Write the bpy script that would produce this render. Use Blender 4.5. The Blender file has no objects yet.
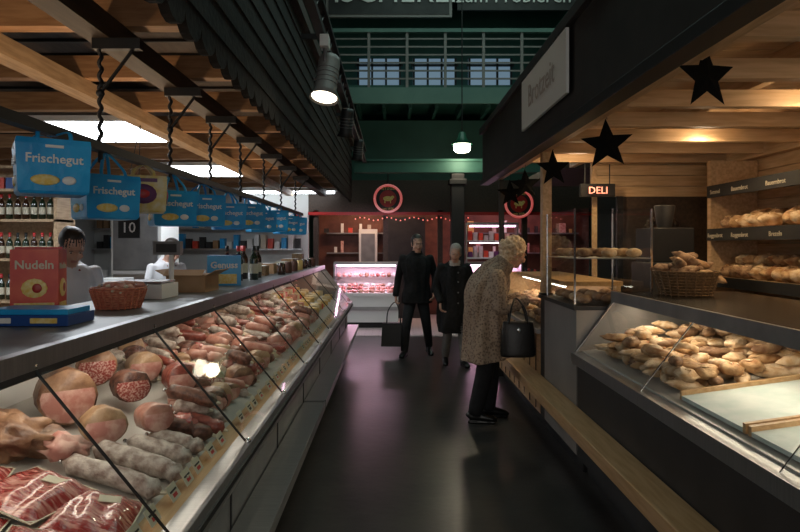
import bpy, math, random
from mathutils import Vector, Matrix, noise, kdtree
random.seed(7)
R=random.random
def U(a,b): return a+(b-a)*random.random()
# ---------------------------------------------------------------- materials
MATS={}
def mat(name,c1,rough=.5,metal=0,c2=None,scale=10,bump=0,bscale=None,stretch=(1,1,1),emit=None,es=0,kind='noise',lo=.35,hi=.65,coat=0,spec=.5):
    m=bpy.data.materials.new(name); m.use_nodes=True; nt=m.node_tree; n=nt.nodes; L=nt.links
    b=n['Principled BSDF']; b.inputs['Base Color'].default_value=(*c1,1)
    b.inputs['Roughness'].default_value=rough; b.inputs['Metallic'].default_value=metal
    b.inputs['Coat Weight'].default_value=coat; b.inputs['Specular IOR Level'].default_value=spec
    if emit: b.inputs['Emission Color'].default_value=(*emit,1); b.inputs['Emission Strength'].default_value=es
    if c2 or bump:
        tc=n.new('ShaderNodeTexCoord'); mp=n.new('ShaderNodeMapping'); mp.inputs['Scale'].default_value=stretch
        L.new(tc.outputs['Object'],mp.inputs['Vector'])
    if c2:
        if kind=='noise':
            t=n.new('ShaderNodeTexNoise'); t.inputs['Scale'].default_value=scale; t.inputs['Detail'].default_value=5; o=t.outputs['Fac']
        elif kind=='vor':
            t=n.new('ShaderNodeTexVoronoi'); t.inputs['Scale'].default_value=scale; o=t.outputs['Distance']
        elif kind=='brick':
            t=n.new('ShaderNodeTexBrick'); t.inputs['Scale'].default_value=scale; t.inputs['Mortar Size'].default_value=.012; o=t.outputs['Fac']
        L.new(mp.outputs['Vector'],t.inputs['Vector'])
        r=n.new('ShaderNodeValToRGB'); r.color_ramp.elements[0].position=lo; r.color_ramp.elements[1].position=hi
        r.color_ramp.elements[0].color=(*c1,1); r.color_ramp.elements[1].color=(*c2,1)
        L.new(o,r.inputs['Fac']); L.new(r.outputs['Color'],b.inputs['Base Color'])
    if bump:
        t2=n.new('ShaderNodeTexNoise'); t2.inputs['Scale'].default_value=bscale or scale; t2.inputs['Detail'].default_value=4
        L.new(mp.outputs['Vector'],t2.inputs['Vector'])
        bp=n.new('ShaderNodeBump'); bp.inputs['Strength'].default_value=bump; bp.inputs['Distance'].default_value=.01
        L.new(t2.outputs['Fac'],bp.inputs['Height']); L.new(bp.outputs['Normal'],b.inputs['Normal'])
    MATS[name]=m; return m
def glassmat(name,tint=(.94,.96,.95),rough=.03):
    m=bpy.data.materials.new(name); m.use_nodes=True; nt=m.node_tree; n=nt.nodes; L=nt.links
    n.remove(n['Principled BSDF']); out=n['Material Output']
    t=n.new('ShaderNodeBsdfTransparent'); t.inputs[0].default_value=(*tint,1)
    g=n.new('ShaderNodeBsdfGlossy'); g.inputs['Roughness'].default_value=rough
    f=n.new('ShaderNodeLayerWeight'); f.inputs['Blend'].default_value=.5
    p=n.new('ShaderNodeMath'); p.operation='POWER'; p.inputs[1].default_value=4.5
    q=n.new('ShaderNodeMath'); q.operation='MULTIPLY_ADD'; q.inputs[1].default_value=.8; q.inputs[2].default_value=.025
    L.new(f.outputs['Facing'],p.inputs[0]); L.new(p.outputs[0],q.inputs[0])
    x=n.new('ShaderNodeMixShader'); L.new(q.outputs[0],x.inputs[0]); L.new(t.outputs[0],x.inputs[1]); L.new(g.outputs[0],x.inputs[2]); L.new(x.outputs[0],out.inputs[0])
    MATS[name]=m
def emis(name,c,s): return mat(name,(.8,.8,.8),emit=c,es=s)
glassmat('glass')
mat('floor',(.026,.025,.024),.3,c2=(.044,.041,.038),scale=3,bump=.15,bscale=14)
mat('floor_tile',(.46,.41,.40),.35,c2=(.3,.26,.26),scale=2,kind='brick')
mat('black',(.008,.008,.009),.5); mat('dark',(.018,.017,.018),.55,c2=(.03,.028,.028),scale=6)
mat('starblack',(.005,.005,.005),.9,spec=.1)
mat('blackgloss',(.01,.009,.008),.25,c2=(.016,.015,.014),scale=4)
mat('darkbrown',(.03,.018,.011),.6,c2=(.055,.033,.02),scale=4,stretch=(8,1,8),bump=.2)
mat('shingle',(.012,.010,.009),.85,c2=(.024,.02,.017),scale=18,bump=.6,bscale=30,spec=.3)
mat('woodL',(.32,.16,.07),.55,c2=(.45,.25,.12),scale=5,stretch=(1,9,9),bump=.15)
mat('woodLy',(.38,.25,.14),.55,c2=(.54,.37,.22),scale=5,stretch=(9,1,9),bump=.15)
mat('pine',(.52,.34,.18),.5,c2=(.66,.46,.27),scale=4,stretch=(1,10,10),bump=.1)
mat('piney',(.48,.31,.16),.5,c2=(.64,.44,.26),scale=4,stretch=(10,1,10),bump=.1)
mat('ledgewood',(.46,.27,.12),.4,c2=(.58,.37,.19),scale=4,stretch=(12,1,12),bump=.1)
mat('green',(.018,.085,.065),.6,c2=(.026,.11,.085),scale=2); mat('greenlight',(.10,.2,.17),.6,c2=(.13,.24,.2),scale=2)
mat('steel',(.42,.42,.43),.3,.9,c2=(.5,.5,.5),scale=5,stretch=(1,20,1))
mat('greymetal',(.17,.17,.175),.4,.4,c2=(.22,.22,.22),scale=6)
mat('panelgrey',(.2,.19,.18),.45,c2=(.25,.23,.22),scale=3)
mat('chrome',(.65,.65,.66),.15,1)
mat('white',(.75,.75,.73),.5); mat('whitewall',(.5,.52,.51),.6,c2=(.6,.61,.59),scale=1.5)
mat('tray',(.45,.43,.4),.35); mat('paper',(.66,.72,.70),.6,c2=(.52,.63,.61),scale=9,bump=.5,bscale=12)
mat('blue',(.01,.27,.62),.35,c2=(.02,.38,.75),scale=7,bump=.25,bscale=22)
mat('bluedark',(.01,.06,.25),.4); mat('yellow',(.75,.5,.08),.45,c2=(.8,.66,.3),scale=60)
mat('yellowbag',(.6,.44,.08),.4,c2=(.65,.58,.35),scale=20); mat('purple',(.12,.03,.12),.5)
mat('red',(.55,.03,.03),.4); mat('redbox',(.55,.03,.02),.4,c2=(.68,.09,.04),scale=9)
mat('cardboard',(.33,.19,.09),.7,c2=(.38,.23,.12),scale=10)
mat('wicker_red',(.45,.12,.07),.6,c2=(.6,.25,.15),scale=70); mat('wicker',(.12,.07,.03),.6,c2=(.28,.16,.07),scale=80)
mat('salami_white',(.24,.16,.13),.6,c2=(.66,.58,.52),scale=30,bump=.5,bscale=90,coat=.15)
mat('salami_red',(.18,.03,.022),.4,c2=(.34,.085,.06),scale=50,bump=.4,coat=.4)
mat('salami_dark',(.07,.022,.015),.5,c2=(.24,.10,.065),scale=40,bump=.5,coat=.2)
mat('salami_pink',(.46,.18,.13),.4,c2=(.60,.31,.24),scale=30,bump=.3,coat=.3)
mat('cut_ham',(.56,.24,.20),.5,c2=(.78,.50,.42),scale=22,lo=.42,hi=.62,coat=.15)
mat('cut_salami',(.36,.05,.04),.5,c2=(.74,.46,.4),scale=130,lo=.46,hi=.6,coat=.15)
mat('ham_skin',(.30,.16,.08),.5,c2=(.56,.37,.22),scale=14,bump=.6,bscale=35,coat=.2)
mat('ham_brown',(.15,.06,.03),.5,c2=(.42,.24,.14),scale=16,bump=.6,bscale=40,coat=.2)
mat('bacon',(.34,.02,.018),.25,c2=(.70,.32,.26),scale=14,stretch=(1,5,1),lo=.46,hi=.62,bump=.6,bscale=30,coat=.9)
mat('plastic',(.42,.04,.035),.25,c2=(.6,.24,.2),scale=24,bump=.6,bscale=40,coat=.7)
mat('cheese',(.6,.38,.1),.4,c2=(.7,.5,.2),scale=12); mat('cheese_w',(.66,.55,.36),.4)
mat('bread',(.28,.12,.04),.65,c2=(.64,.42,.22),scale=16,bump=.8,bscale=50)
mat('bread_light',(.48,.27,.11),.7,c2=(.76,.6,.42),scale=18,bump=.7,bscale=50)
mat('bread_dark',(.15,.065,.028),.7,c2=(.44,.28,.16),scale=18,bump=.8,bscale=50)
mat('bottle',(.01,.025,.012),.1,coat=1); mat('bottle_b',(.04,.014,.006),.1,coat=1); mat('label',(.6,.55,.42),.6)
mat('skin',(.50,.27,.19),.5,c2=(.56,.32,.23),scale=20); mat('lip',(.40,.17,.13),.4)
mat('hair_dark',(.015,.011,.009),.5,c2=(.03,.022,.017),scale=50); mat('hair_grey',(.25,.22,.2),.6,c2=(.4,.37,.34),scale=60)
mat('hair_blond',(.52,.35,.19),.55,c2=(.78,.62,.43),scale=50,bump=.8,bscale=120)
mat('coat_black',(.006,.006,.007),.8,c2=(.013,.012,.013),scale=20,bump=.3,bscale=30,spec=.3)
mat('coat_brown',(.10,.062,.042),.8,c2=(.36,.26,.185),scale=50,kind='vor',lo=.1,hi=.6,bump=.4,bscale=60)
mat('collar_fur',(.18,.13,.09),.9,c2=(.34,.26,.2),scale=60,bump=.9,bscale=120)
mat('trouser',(.010,.010,.012),.8,c2=(.016,.016,.018),scale=15,spec=.3); mat('trouser_grey',(.11,.10,.10),.7,c2=(.15,.14,.13),scale=15)
mat('shoe',(.006,.006,.006),.3); mat('leather',(.010,.009,.009),.4,bump=.3,bscale=50)
mat('scarf',(.4,.34,.3),.8,c2=(.5,.44,.4),scale=30); mat('apron',(.6,.6,.62),.7,c2=(.68,.68,.7),scale=8,bump=.4,bscale=9)
mat('shirt',(.25,.05,.04),.7); mat('eye',(.02,.015,.012),.2)
mat('chalk',(.012,.012,.013),.6,c2=(.022,.022,.022),scale=5)
mat('redglossy',(.35,.012,.01),.4); mat('redbrown',(.10,.034,.022),.5,c2=(.17,.065,.04),scale=5)
mat('green_lamp',(.02,.12,.07),.35)
emis('panel_em',(.9,.95,1),8); emis('tube_em',(1,.93,.82),6); emis('bulb_em',(1,.88,.66),6); emis('red_em',(1,.1,.05),1.2)
emis('pink_em',(1,.6,.88),8); emis('blue_em',(.3,.5,.75),.25); emis('pend_em',(1,.9,.7),7); emis('redsign_em',(1,.02,.02),.3)
mat('bulb_off',(.3,.3,.28),.3)
# ---------------------------------------------------------------- mesh builder
class M:
    def __init__(s): s.V=[];s.F=[];s.MI=[];s.SM=[];s.mats=[]
    def add(s,vs,fs,m,smooth=False,xf=None):
        if m not in s.mats: s.mats.append(m)
        k=s.mats.index(m); o=len(s.V)
        for v in vs:
            v=Vector(v)
            if xf is not None: v=xf@v
            s.V.append(v)
        for f in fs: s.F.append([i+o for i in f]); s.MI.append(k); s.SM.append(smooth)
    def box(s,c,sz,m,rz=0,rx=0,ry=0,taper=1,xf=None):
        x,y,z=[a/2 for a in sz]; t=taper
        vs=[(-x,-y,-z),(x,-y,-z),(x,y,-z),(-x,y,-z),(-x*t,-y*t,z),(x*t,-y*t,z),(x*t,y*t,z),(-x*t,y*t,z)]
        T=Matrix.Translation(c)@Matrix.Rotation(rz,4,'Z')@Matrix.Rotation(ry,4,'Y')@Matrix.Rotation(rx,4,'X')
        if xf is not None: T=xf@T
        s.add(vs,[(0,3,2,1),(4,5,6,7),(0,1,5,4),(1,2,6,5),(2,3,7,6),(3,0,4,7)],m,False,T)
    def b(s,x0,x1,y0,y1,z0,z1,m): s.box(((x0+x1)/2,(y0+y1)/2,(z0+z1)/2),(abs(x1-x0),abs(y1-y0),abs(z1-z0)),m)
    def prism(s,poly,a,b_,m,axis='y'):
        n=len(poly)
        def f(p,t):
            if axis=='y': return (p[0],t,p[1])
            if axis=='x': return (t,p[0],p[1])
            return (p[0],p[1],t)
        vs=[f(p,a) for p in poly]+[f(p,b_) for p in poly]
        fs=[list(range(n)),list(range(2*n-1,n-1,-1))]+[(i,i+n,(i+1)%n+n,(i+1)%n) for i in range(n)]
        s.add(vs,fs,m)
    def quad(s,a,b_,c,d,m): s.add([a,b_,c,d],[(0,1,2,3)],m)
    def loft(s,pts,rads,m,seg=12,ref=(1,0,0),sub=1,cap=True,wob=0,smooth=True,xf=None,seed=0):
        pts=[Vector(p) for p in pts]; rads=[(r,r) if not isinstance(r,(tuple,list)) else r for r in rads]
        if sub>1:
            P=[];Q=[];n=len(pts)
            for i in range(n-1):
                p0=pts[max(i-1,0)];p1=pts[i];p2=pts[i+1];p3=pts[min(i+2,n-1)]
                for k in range(sub):
                    t=k/sub
                    P.append(.5*((2*p1)+(p2-p0)*t+(2*p0-5*p1+4*p2-p3)*t*t+(3*p1-p0-3*p2+p3)*t**3))
                    Q.append((rads[i][0]*(1-t)+rads[i+1][0]*t,rads[i][1]*(1-t)+rads[i+1][1]*t))
            P.append(pts[-1]);Q.append(rads[-1]);pts=P;rads=Q
        vs=[];fs=[];n=len(pts)
        for i,p in enumerate(pts):
            t=(pts[min(i+1,n-1)]-pts[max(i-1,0)]).normalized()
            rf=Vector(ref)
            if abs(rf.normalized().dot(t))>.95: rf=Vector((0,1,0)) if abs(t.y)<.9 else Vector((1,0,0))
            a=(rf-t*rf.dot(t)).normalized(); c=t.cross(a)
            for k in range(seg):
                an=2*math.pi*k/seg
                w=1+(wob*noise.noise(Vector((math.cos(an)*2.5+seed,math.sin(an)*2.5,p.z*3))) if wob else 0)
                vs.append(p+(a*math.cos(an)*rads[i][0]+c*math.sin(an)*rads[i][1])*w)
        for i in range(n-1):
            for k in range(seg):
                k2=(k+1)%seg; fs.append((i*seg+k,i*seg+k2,(i+1)*seg+k2,(i+1)*seg+k))
        if cap:
            vs.append(pts[0]);vs.append(pts[-1]);c0=len(vs)-2
            for k in range(seg):
                k2=(k+1)%seg; fs.append((c0,k2,k)); fs.append((c0+1,(n-1)*seg+k,(n-1)*seg+k2))
        s.add(vs,fs,m,smooth,xf)
    def cyl(s,a,b_,r,m,seg=12,r2=None,xf=None): 
        s.loft([a,b_],[r,r if r2 is None else r2],m,seg,smooth=False if seg<7 else True,xf=xf)
    def capsule(s,pts,r,m,seg=12,sub=4,xf=None,sq=1,wob=0):
        pts=[Vector(p) for p in pts]; r=list(r)
        t0=(pts[0]-pts[1]).normalized(); t1=(pts[-1]-pts[-2]).normalized()
        P=[pts[0]+t0*r[0]*.95,pts[0]+t0*r[0]*.7]+pts+[pts[-1]+t1*r[-1]*.7,pts[-1]+t1*r[-1]*.95]
        Q=[r[0]*.25,r[0]*.72]+r+[r[-1]*.72,r[-1]*.25]
        s.loft(P,[(q,q*sq) for q in Q],m,seg,sub=sub,xf=xf,wob=wob)
    def ell(s,c,r,m,seg=14,rings=9,rot=None,nz=0,ns=8,xf=None,sd=0,flat=None):
        vs=[];fs=[]
        T=Matrix.Translation(c)
        if rot: T=T@Matrix.Rotation(rot[2],4,'Z')@Matrix.Rotation(rot[1],4,'Y')@Matrix.Rotation(rot[0],4,'X')
        if xf is not None: T=xf@T
        for i in range(rings+1):
            th=math.pi*i/rings
            for k in range(seg):
                a=2*math.pi*k/seg
                d=Vector((math.sin(th)*math.cos(a),math.sin(th)*math.sin(a),math.cos(th)))
                w=1+(nz*noise.noise(d*ns*.3+Vector((sd,sd*2,0))) if nz else 0)
                v=Vector((d.x*r[0]*w,d.y*r[1]*w,d.z*r[2]*w))
                if flat is not None and v.z<-flat: v.z=-flat
                vs.append(v)
        for i in range(rings):
            for k in range(seg):
                k2=(k+1)%seg; fs.append((i*seg+k,(i+1)*seg+k,(i+1)*seg+k2,i*seg+k2))
        s.add(vs,fs,m,True,T)
    def lathe(s,prof,c,m,seg=16,xf=None,smooth=True):
        vs=[];fs=[];n=len(prof)
        for r,z in prof:
            for k in range(seg):
                a=2*math.pi*k/seg; vs.append((c[0]+r*math.cos(a),c[1]+r*math.sin(a),c[2]+z))
        for i in range(n-1):
            for k in range(seg):
                k2=(k+1)%seg; fs.append((i*seg+k,i*seg+k2,(i+1)*seg+k2,(i+1)*seg+k))
        s.add(vs,fs,m,smooth,xf)
    def torus(s,c,R_,r,m,seg=24,t=6,xf=None,sx=1,sy=1):
        vs=[];fs=[]
        for i in range(seg):
            a=2*math.pi*i/seg
            for k in range(t):
                b_=2*math.pi*k/t; rr=R_+r*math.cos(b_); vs.append((c[0]+rr*math.cos(a)*sx,c[1]+rr*math.sin(a)*sy,c[2]+r*math.sin(b_)))
        for i in range(seg):
            for k in range(t):
                i2=(i+1)%seg;k2=(k+1)%t; fs.append((i*t+k,i2*t+k,i2*t+k2,i*t+k2))
        s.add(vs,fs,m,True,xf)
    def text(s,txt,size,xf,m,ext=.002,align='CENTER',bold=0):
        cu=bpy.data.curves.new('t','FONT'); cu.body=txt; cu.size=size; cu.extrude=ext; cu.align_x=align; cu.resolution_u=2; cu.offset=bold
        o=bpy.data.objects.new('t',cu); bpy.context.scene.collection.objects.link(o)
        bpy.context.view_layer.update()
        me=bpy.data.meshes.new_from_object(o.evaluated_get(bpy.context.evaluated_depsgraph_get()))
        s.add([v.co.copy() for v in me.vertices],[list(p.vertices) for p in me.polygons],m,False,xf)
        bpy.data.objects.remove(o); bpy.data.meshes.remove(me)
    def build(s,name,bevel=0,parent=None,loc=None,rz=0):
        me=bpy.data.meshes.new(name); me.from_pydata([tuple(v) for v in s.V],[],s.F); 
        for k in s.mats: me.materials.append(MATS[k])
        me.polygons.foreach_set('material_index',s.MI); me.polygons.foreach_set('use_smooth',s.SM); me.update()
        o=bpy.data.objects.new(name,me); bpy.context.scene.collection.objects.link(o)
        if bevel:
            bv=o.modifiers.new('bevel','BEVEL'); bv.width=bevel; bv.segments=2; bv.limit_method='ANGLE'; bv.angle_limit=.9
        if loc: o.location=loc
        o.rotation_euler=(0,0,rz)
        if parent: o.parent=parent
        return o
def one(name,fn,bevel=0):
    m=M(); fn(m); return m.build(name,bevel)
FRONT=Matrix.Rotation(math.pi/2,4,'X')
def TF(x,y,z,rz=0): return Matrix.Translation((x,y,z))@Matrix.Rotation(rz,4,'Z')@FRONT
# ---------------------------------------------------------------- shell
one('floor',lambda m:(m.b(-6,5,-3,15.8,-.1,0,'floor')))
one('trim_1',lambda m:m.b(-1.6,4.5,10.9,14.2,0.0,.012,'floor_tile'))
one('wall_left',lambda m:m.b(-6.2,-6,-3,16,0,7.6,'whitewall'))
one('wall_right',lambda m:m.b(5,5.2,-3,16,0,7.6,'green'))
one('wall_back',lambda m:m.b(-6,5,15.8,16,0,7.6,'green'))
one('wall_front',lambda m:(m.b(-6,-2.25,-3.2,-3,0,7.6,'dark'),m.b(2.25,5,-3.2,-3,0,7.6,'dark'),m.b(-2.25,2.25,-3.2,-3,4.02,7.6,'dark')))
one('added_door_1',lambda m:([m.b(x,x+.06,-3.12,-3.06,0,4,'greymetal') for x in (-2.2,-1.1,-.03,1.05,2.14)],[m.b(-2.2,2.2,-3.12,-3.06,z,z+.06,'greymetal') for z in (0,2.2,3.94)],m.quad((-2.2,-3.09,0),(2.2,-3.09,0),(2.2,-3.09,4),(-2.2,-3.09,4),'glass')))  # unseen frames, added to go with the fill light behind the camera
one('ceiling',lambda m:m.b(-6.2,5.2,-3.2,16.2,7.6,7.7,'dark'))
one('wall_mezzanine',lambda m:(m.b(-1.7,5,12.95,13.1,2.91,4.19,'green')))
def mezz(m):
    m.b(-1.7,4.99,11.75,15.79,4.4,4.62,'green'); m.b(-1.7,4.99,11.68,11.75,4.26,4.56,'greenlight')
    for x in range(12): m.b(-1.2+x*.5,-1.14+x*.5,11.8,12.9,4.2,4.4,'green')
    for i in range(8):
        x=-1.2+i*.72; m.b(x,x+.05,11.7,11.75,4.5,5.65,'panelgrey')
    for z in (4.72,4.87,5.02,5.17,5.32,5.47): m.b(-1.2,4.5,11.72,11.74,z,z+.03,'panelgrey')
    m.b(-1.2,4.5,11.68,11.77,5.6,5.67,'greenlight')
one('mezzanine_balcony',mezz)
for i,x in enumerate((-.9,.5,1.9)):
    def w(m,x=x):
        m.b(x,x+1.1,15.7,15.74,4.9,6.3,'blue_em')
        for k in range(4): m.b(x+k*.35,x+k*.35+.05,15.64,15.7,4.9,6.3,'dark')
        for z in (4.88,5.5,6.1): m.b(x-.05,x+1.15,15.64,15.7,z,z+.05,'dark')
    one('window_%d'%(i+1),w)
def sb(m):
    m.b(-1.25,1.1,11.6,11.66,5.85,6.75,'panelgrey'); m.b(-1.2,1.05,11.59,11.6,5.9,6.7,'dark'); m.text('FISCHEREI',.58,TF(-.1,11.58,6.12),'white',.01)
    for x in(-1.1,.9): m.cyl((x,11.63,6.7),(x,11.63,7.6),.015,'greymetal')
one('fishmonger_sign',sb)
def sb(m):
    m.b(1.2,3.5,11.6,11.66,5.98,6.8,'dark'); m.text('zum Probieren',.36,TF(2.25,11.59,6.12),'white',.01)
    for x in(1.3,3.2): m.cyl((x,11.63,6.7),(x,11.63,7.6),.015,'greymetal')
one('tasting_sign',sb)
one('roof_truss',lambda m:[m.b(-1.5,5,y,y+.18,6.9,7.6,'green') for y in (4,8)] )
one('column',lambda m:(m.b(1.06,1.3,11.3,11.54,0.013,2.9,'black'),m.b(1.0,1.36,11.24,11.6,0.013,.25,'black'),m.b(1.02,1.34,11.26,11.58,2.7,2.8,'black')),.01)
one('green_girder',lambda m:(m.b(-.7,4.9,11.3,11.5,2.92,3.12,'green'),m.b(-.7,4.9,11.26,11.54,3.12,3.16,'green')))
# ---------------------------------------------------------------- back stalls
def hdr(m):
    m.b(-1.7,4.5,12.5,12.9,2.25,2.85,'darkbrown'); m.b(-1.7,4.5,12.46,12.5,2.2,2.26,'redglossy')
    for x in (-1.6,-.2,.9,2.6,4.2): m.b(x,x+.1,12.5,12.6,0.012,2.3,'darkbrown')
    m.b(-1.7,4.5,14.3,14.4,0,2.85,'redbrown'); m.b(-1.7,4.5,12.5,14.4,2.85,2.9,'darkbrown')
    for z in (1.4,1.85): m.b(-1.5,.6,14.05,14.3,z,z+.03,'greymetal'); m.b(1.4,4.2,14.05,14.3,z,z+.03,'greymetal')
    m.b(-.75,-.35,13.7,14.05,0.012,1.95,'white'); m.b(-.7,-.4,13.68,13.7,1.2,1.85,'greymetal')
    m.b(-.2,.7,13.5,13.55,0.012,2.2,'dark')
    for x in range(30):
        xx=-1.5+x*.19+U(-.04,.04)
        if .5<xx<1.4: continue
        for z in (1.43,1.88): 
            if R()<.3: continue
            h=U(.08,.3); w=U(.05,.15); m.box((xx,14.15,z+h/2),(w,.09,h),random.choice(['white','redbox','scarf','cut_ham','cheese','dark','white','redbrown']))
one('butcher_stall',hdr)
def fl(m):
    for i in range(26): m.ell((-.75+i*.09,12.42,2.12+.03*math.sin(i*1.1)),(.014,.014,.014),'red_em',6,5)
    m.loft([(-.75+i*.09,12.43,2.13+.03*math.sin(i*1.1)) for i in range(26)],[.005]*26,'black',5)
one('string_lights',fl)
for x,z in ((-.1,2.52),(2.5,2.42)):
    def rs(m):
        X=Matrix.Translation((x,12.38,z))@FRONT
        m.lathe([(0,.03),(.29,.03),(.29,0),(0,0)],(0,0,0),'black',28,X,False); m.torus((0,0,.03),.265,.026,'redsign_em',32,6,X); m.lathe([(0,.036),(.17,.036),(.17,.03)],(0,0,0),'redglossy',24,X,False)
        m.text('METZGER',.08,X@Matrix.Translation((0,.175,.035)),'yellow',.003); m.text('seit 1920',.06,X@Matrix.Translation((0,-.22,.035)),'yellow',.003); m.ell((0,0,.036),(.1,.05,.004),'yellow',14,6,xf=X); m.ell((.09,.03,.036),(.035,.03,.004),'yellow',10,6,xf=X)
        for s in (-.06,.05): m.box((s,-.06,.037),(.02,.06,.004),'yellow',xf=X)
        m.cyl((x,12.4,z+.25),(x,12.4,z+.5),.012,'black')
    one('round_sign',rs)
def bcase(x0,x1):
    def f(m):
        y0,y1=11.9,12.42
        m.b(x0,x1,y0+.06,y1,.013,.12,'black'); m.b(x0,x1,y0,y1,.12,.62,'white'); m.b(x0,x1,y0-.03,y0,.35,.42,'steel')
        m.b(x0,x1,y0-.02,y1,.62,.68,'white'); m.b(x0,x1,y0+.15,y1,1.22,1.27,'steel')
        m.quad((x0,y0,.68),(x1,y0,.68),(x1,y0+.15,1.24),(x0,y0+.15,1.24),'glass')
        m.b(x0,x0+.03,y0+.1,y1,.68,1.24,'steel'); m.b(x1-.03,x1,y0+.1,y1,.68,1.24,'steel'); m.b(x0,x1,y1-.02,y1,.68,1.22,'white')
        m.cyl((x0+.05,y0+.25,1.2),(x1-.05,y0+.25,1.2),.015,'pink_em',8)
        m.b(x0+.03,x1-.03,y0+.28,y1-.02,.97,.98,'glass')
        k=int((x1-x0)/.11)
        for i in range(k):
            for j in range(3):
                m.ell((x0+.08+i*.11+U(-.02,.02),y0+.1+j*.14,.71+j*.05),(U(.04,.07),.06,U(.02,.05)),random.choice(['cut_ham','bacon','salami_pink','white','ham_brown']),8,6,(0,0,U(0,2)))
            m.ell((x0+.08+i*.11,y0+.4,1.01),(.045,.05,U(.02,.05)),random.choice(['cut_ham','salami_red','salami_pink','white','ham_brown']),8,6)
    one('meat_display_case',f)
bcase(-1.15,.1); bcase(1.4,2.5)
def pd(m):
    m.b(1.42,2.45,12.15,12.42,1.33,1.36,'white'); m.b(1.42,2.45,12.15,12.42,2.0,2.04,'steel'); m.b(1.42,1.45,12.15,12.42,1.27,2.0,'steel'); m.b(2.42,2.45,12.15,12.42,1.27,2.0,'steel'); m.b(1.42,2.45,12.15,12.42,1.67,1.69,'white')
    m.cyl((1.5,12.2,1.97),(2.4,12.2,1.97),.015,'pink_em',8); m.cyl((1.5,12.2,1.64),(2.4,12.2,1.64),.01,'pink_em',8)
    for z in (1.36,1.69):
        for i in range(9):
            h=U(.1,.22); m.box((1.52+i*.105,12.3,z+h/2),(.08,.1,h),random.choice(['white','redbox','cut_ham','scarf','purple']))
one('product_cabinet',pd)
# ---------------------------------------------------------------- left deli counter
Y0,Y1=.9,9.0
def lc(m):
    m.b(-1.5,-.72,Y0,Y1,0,.12,'black'); m.b(-1.5,-.66,Y0,Y1,.12,.70,'greymetal')
    y=Y0+.6
    while y<Y1: m.b(-.661,-.654,y,y+.012,.14,.69,'black'); y+=1.02
    m.b(-.66,-.585,Y0,Y1,.70,.785,'steel'); m.b(-.587,-.577,Y0,Y1,.73,.75,'black')
    m.prism([(-.66,.785),(-.73,.80),(-.73,.76),(-.66,.70)],Y0,Y1,'ledgewood')
    m.prism([(-.73,.76),(-.73,.80),(-1.45,.99),(-1.45,.7)],Y0,Y1,'tray')
    m.b(-1.5,-1.45,Y0,Y1,.7,1.27,'white')
    m.b(-1.62,-1.0,Y0,Y1,1.27,1.30,'greymetal'); m.b(-1.02,-.985,Y0,Y1,1.255,1.31,'steel'); m.b(-1.0,-.985,Y0,Y1,1.235,1.255,'dark')
    for y in (Y0,Y1): m.prism([(-1.5,.7),(-.62,.7),(-.62,.8),(-1.0,1.28),(-1.5,1.28)],y-.02,y+.02,'greymetal')
    ys=[.92,1.72,2.57,3.42,4.27,5.12,5.97,6.82,7.67,8.52,8.98]
    for a,b in zip(ys[:-1],ys[1:]):
        m.quad((-.605,a+.006,.79),(-.605,b-.006,.79),(-1.0,b-.006,1.26),(-1.0,a+.006,1.26),'glass')
    for y in ys[1:-1]:
        m.cyl((-.605,y,.785),(-1.0,y,1.265),.005,'black',6)
        m.ell((-.6,y,.79),(.014,.014,.014),'chrome',8,6); m.ell((-.995,y,1.265),(.014,.014,.014),'chrome',8,6)
    m.cyl((-1.06,Y0+.1,1.245),(-1.06,Y1-.1,1.245),.012,'tube_em',8)
one('deli_display_counter',lc)
def led(m):
    for a,b_,z in ((.9,4.55,.42),(4.6,9.0,.42)):
        m.b(-.653,-.5,a,b_,z,z+.03,'steel'); m.b(-.505,-.495,a,b_,z-.02,z+.035,'steel')
        y=a+.3
        while y<b_: m.prism([(-.65,z),(-.53,z),(-.65,z-.16)],y,y+.02,'greymetal'); y+=.9
one('bag_ledge',led)
def deckz(x): return .80+(-.73-x)*.264
def pt(m):
    y=1.5
    while y<8.9:
        if R()<.85:
            X=Matrix.Translation((-.69,y,.825))@Matrix.Rotation(math.pi/2,4,'Z')@Matrix.Rotation(math.radians(60),4,'X')
            m.box((0,0,0),(.07,.05,.002),'label',xf=X); m.box((0,.004,.0015),(.05,.006,.001),'black',xf=X); m.box((0,-.01,.0015),(.03,.012,.001),'red' if R()<.4 else 'black',xf=X)
        y+=U(.1,.17)
one('price_tags',pt)
def salami(m,c,L,r,mt,ang=0,tilt=0,cut=None):
    d=Vector((math.cos(ang)*math.cos(tilt),math.sin(ang)*math.cos(tilt),math.sin(tilt))); c=Vector(c)
    n=10; P=[];Q=[]; sq=U(.85,1.0) if cut else 1
    for i in range(n+1):
        t=i/n; P.append(c+d*(t-.5)*L+Vector((0,0,.006*math.sin(t*3.1))))
        e=min(t,1-t)*L/r; w=1 if e>1 else math.sqrt(max(0,1-(1-e)**2))*.95+.05
        if cut and t<.5: w=1
        q=r*w*(1+.04*math.sin(i*2.3+c.x*50)); Q.append((q,q*sq))
    m.loft(P,Q,mt,16,wob=.12 if cut else .05,seed=c.x*9+c.y*7)
    if cut:
        p=P[0]-d*.0025; q=Q[0][0]; m.loft([p,p+d*.004],[(q*.9,q*.9*sq),(q*.94,q*.94*sq)],cut,18,wob=.12,seed=c.x*9+c.y*7)
    else:
        m.cyl(P[0]-d*.012,P[0]+d*.01,.005,'label',6,.009); m.ell(P[-1]+d*.006,(.008,.008,.008),'chrome',6,5)
def cutham(name,c,r,L,ang,tilt=.15,mt='ham_skin',cut='cut_ham'):
    one(name,lambda m:salami(m,c,L,r,mt,ang,tilt,cut))
cutham('cut_ham_joint',(-1.25,2.36,1.03),.1,.2,2.2,-.1,'ham_brown'); cutham('cut_ham_joint',(-1.05,2.24,.95),.075,.16,2.2,-.15)
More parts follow.
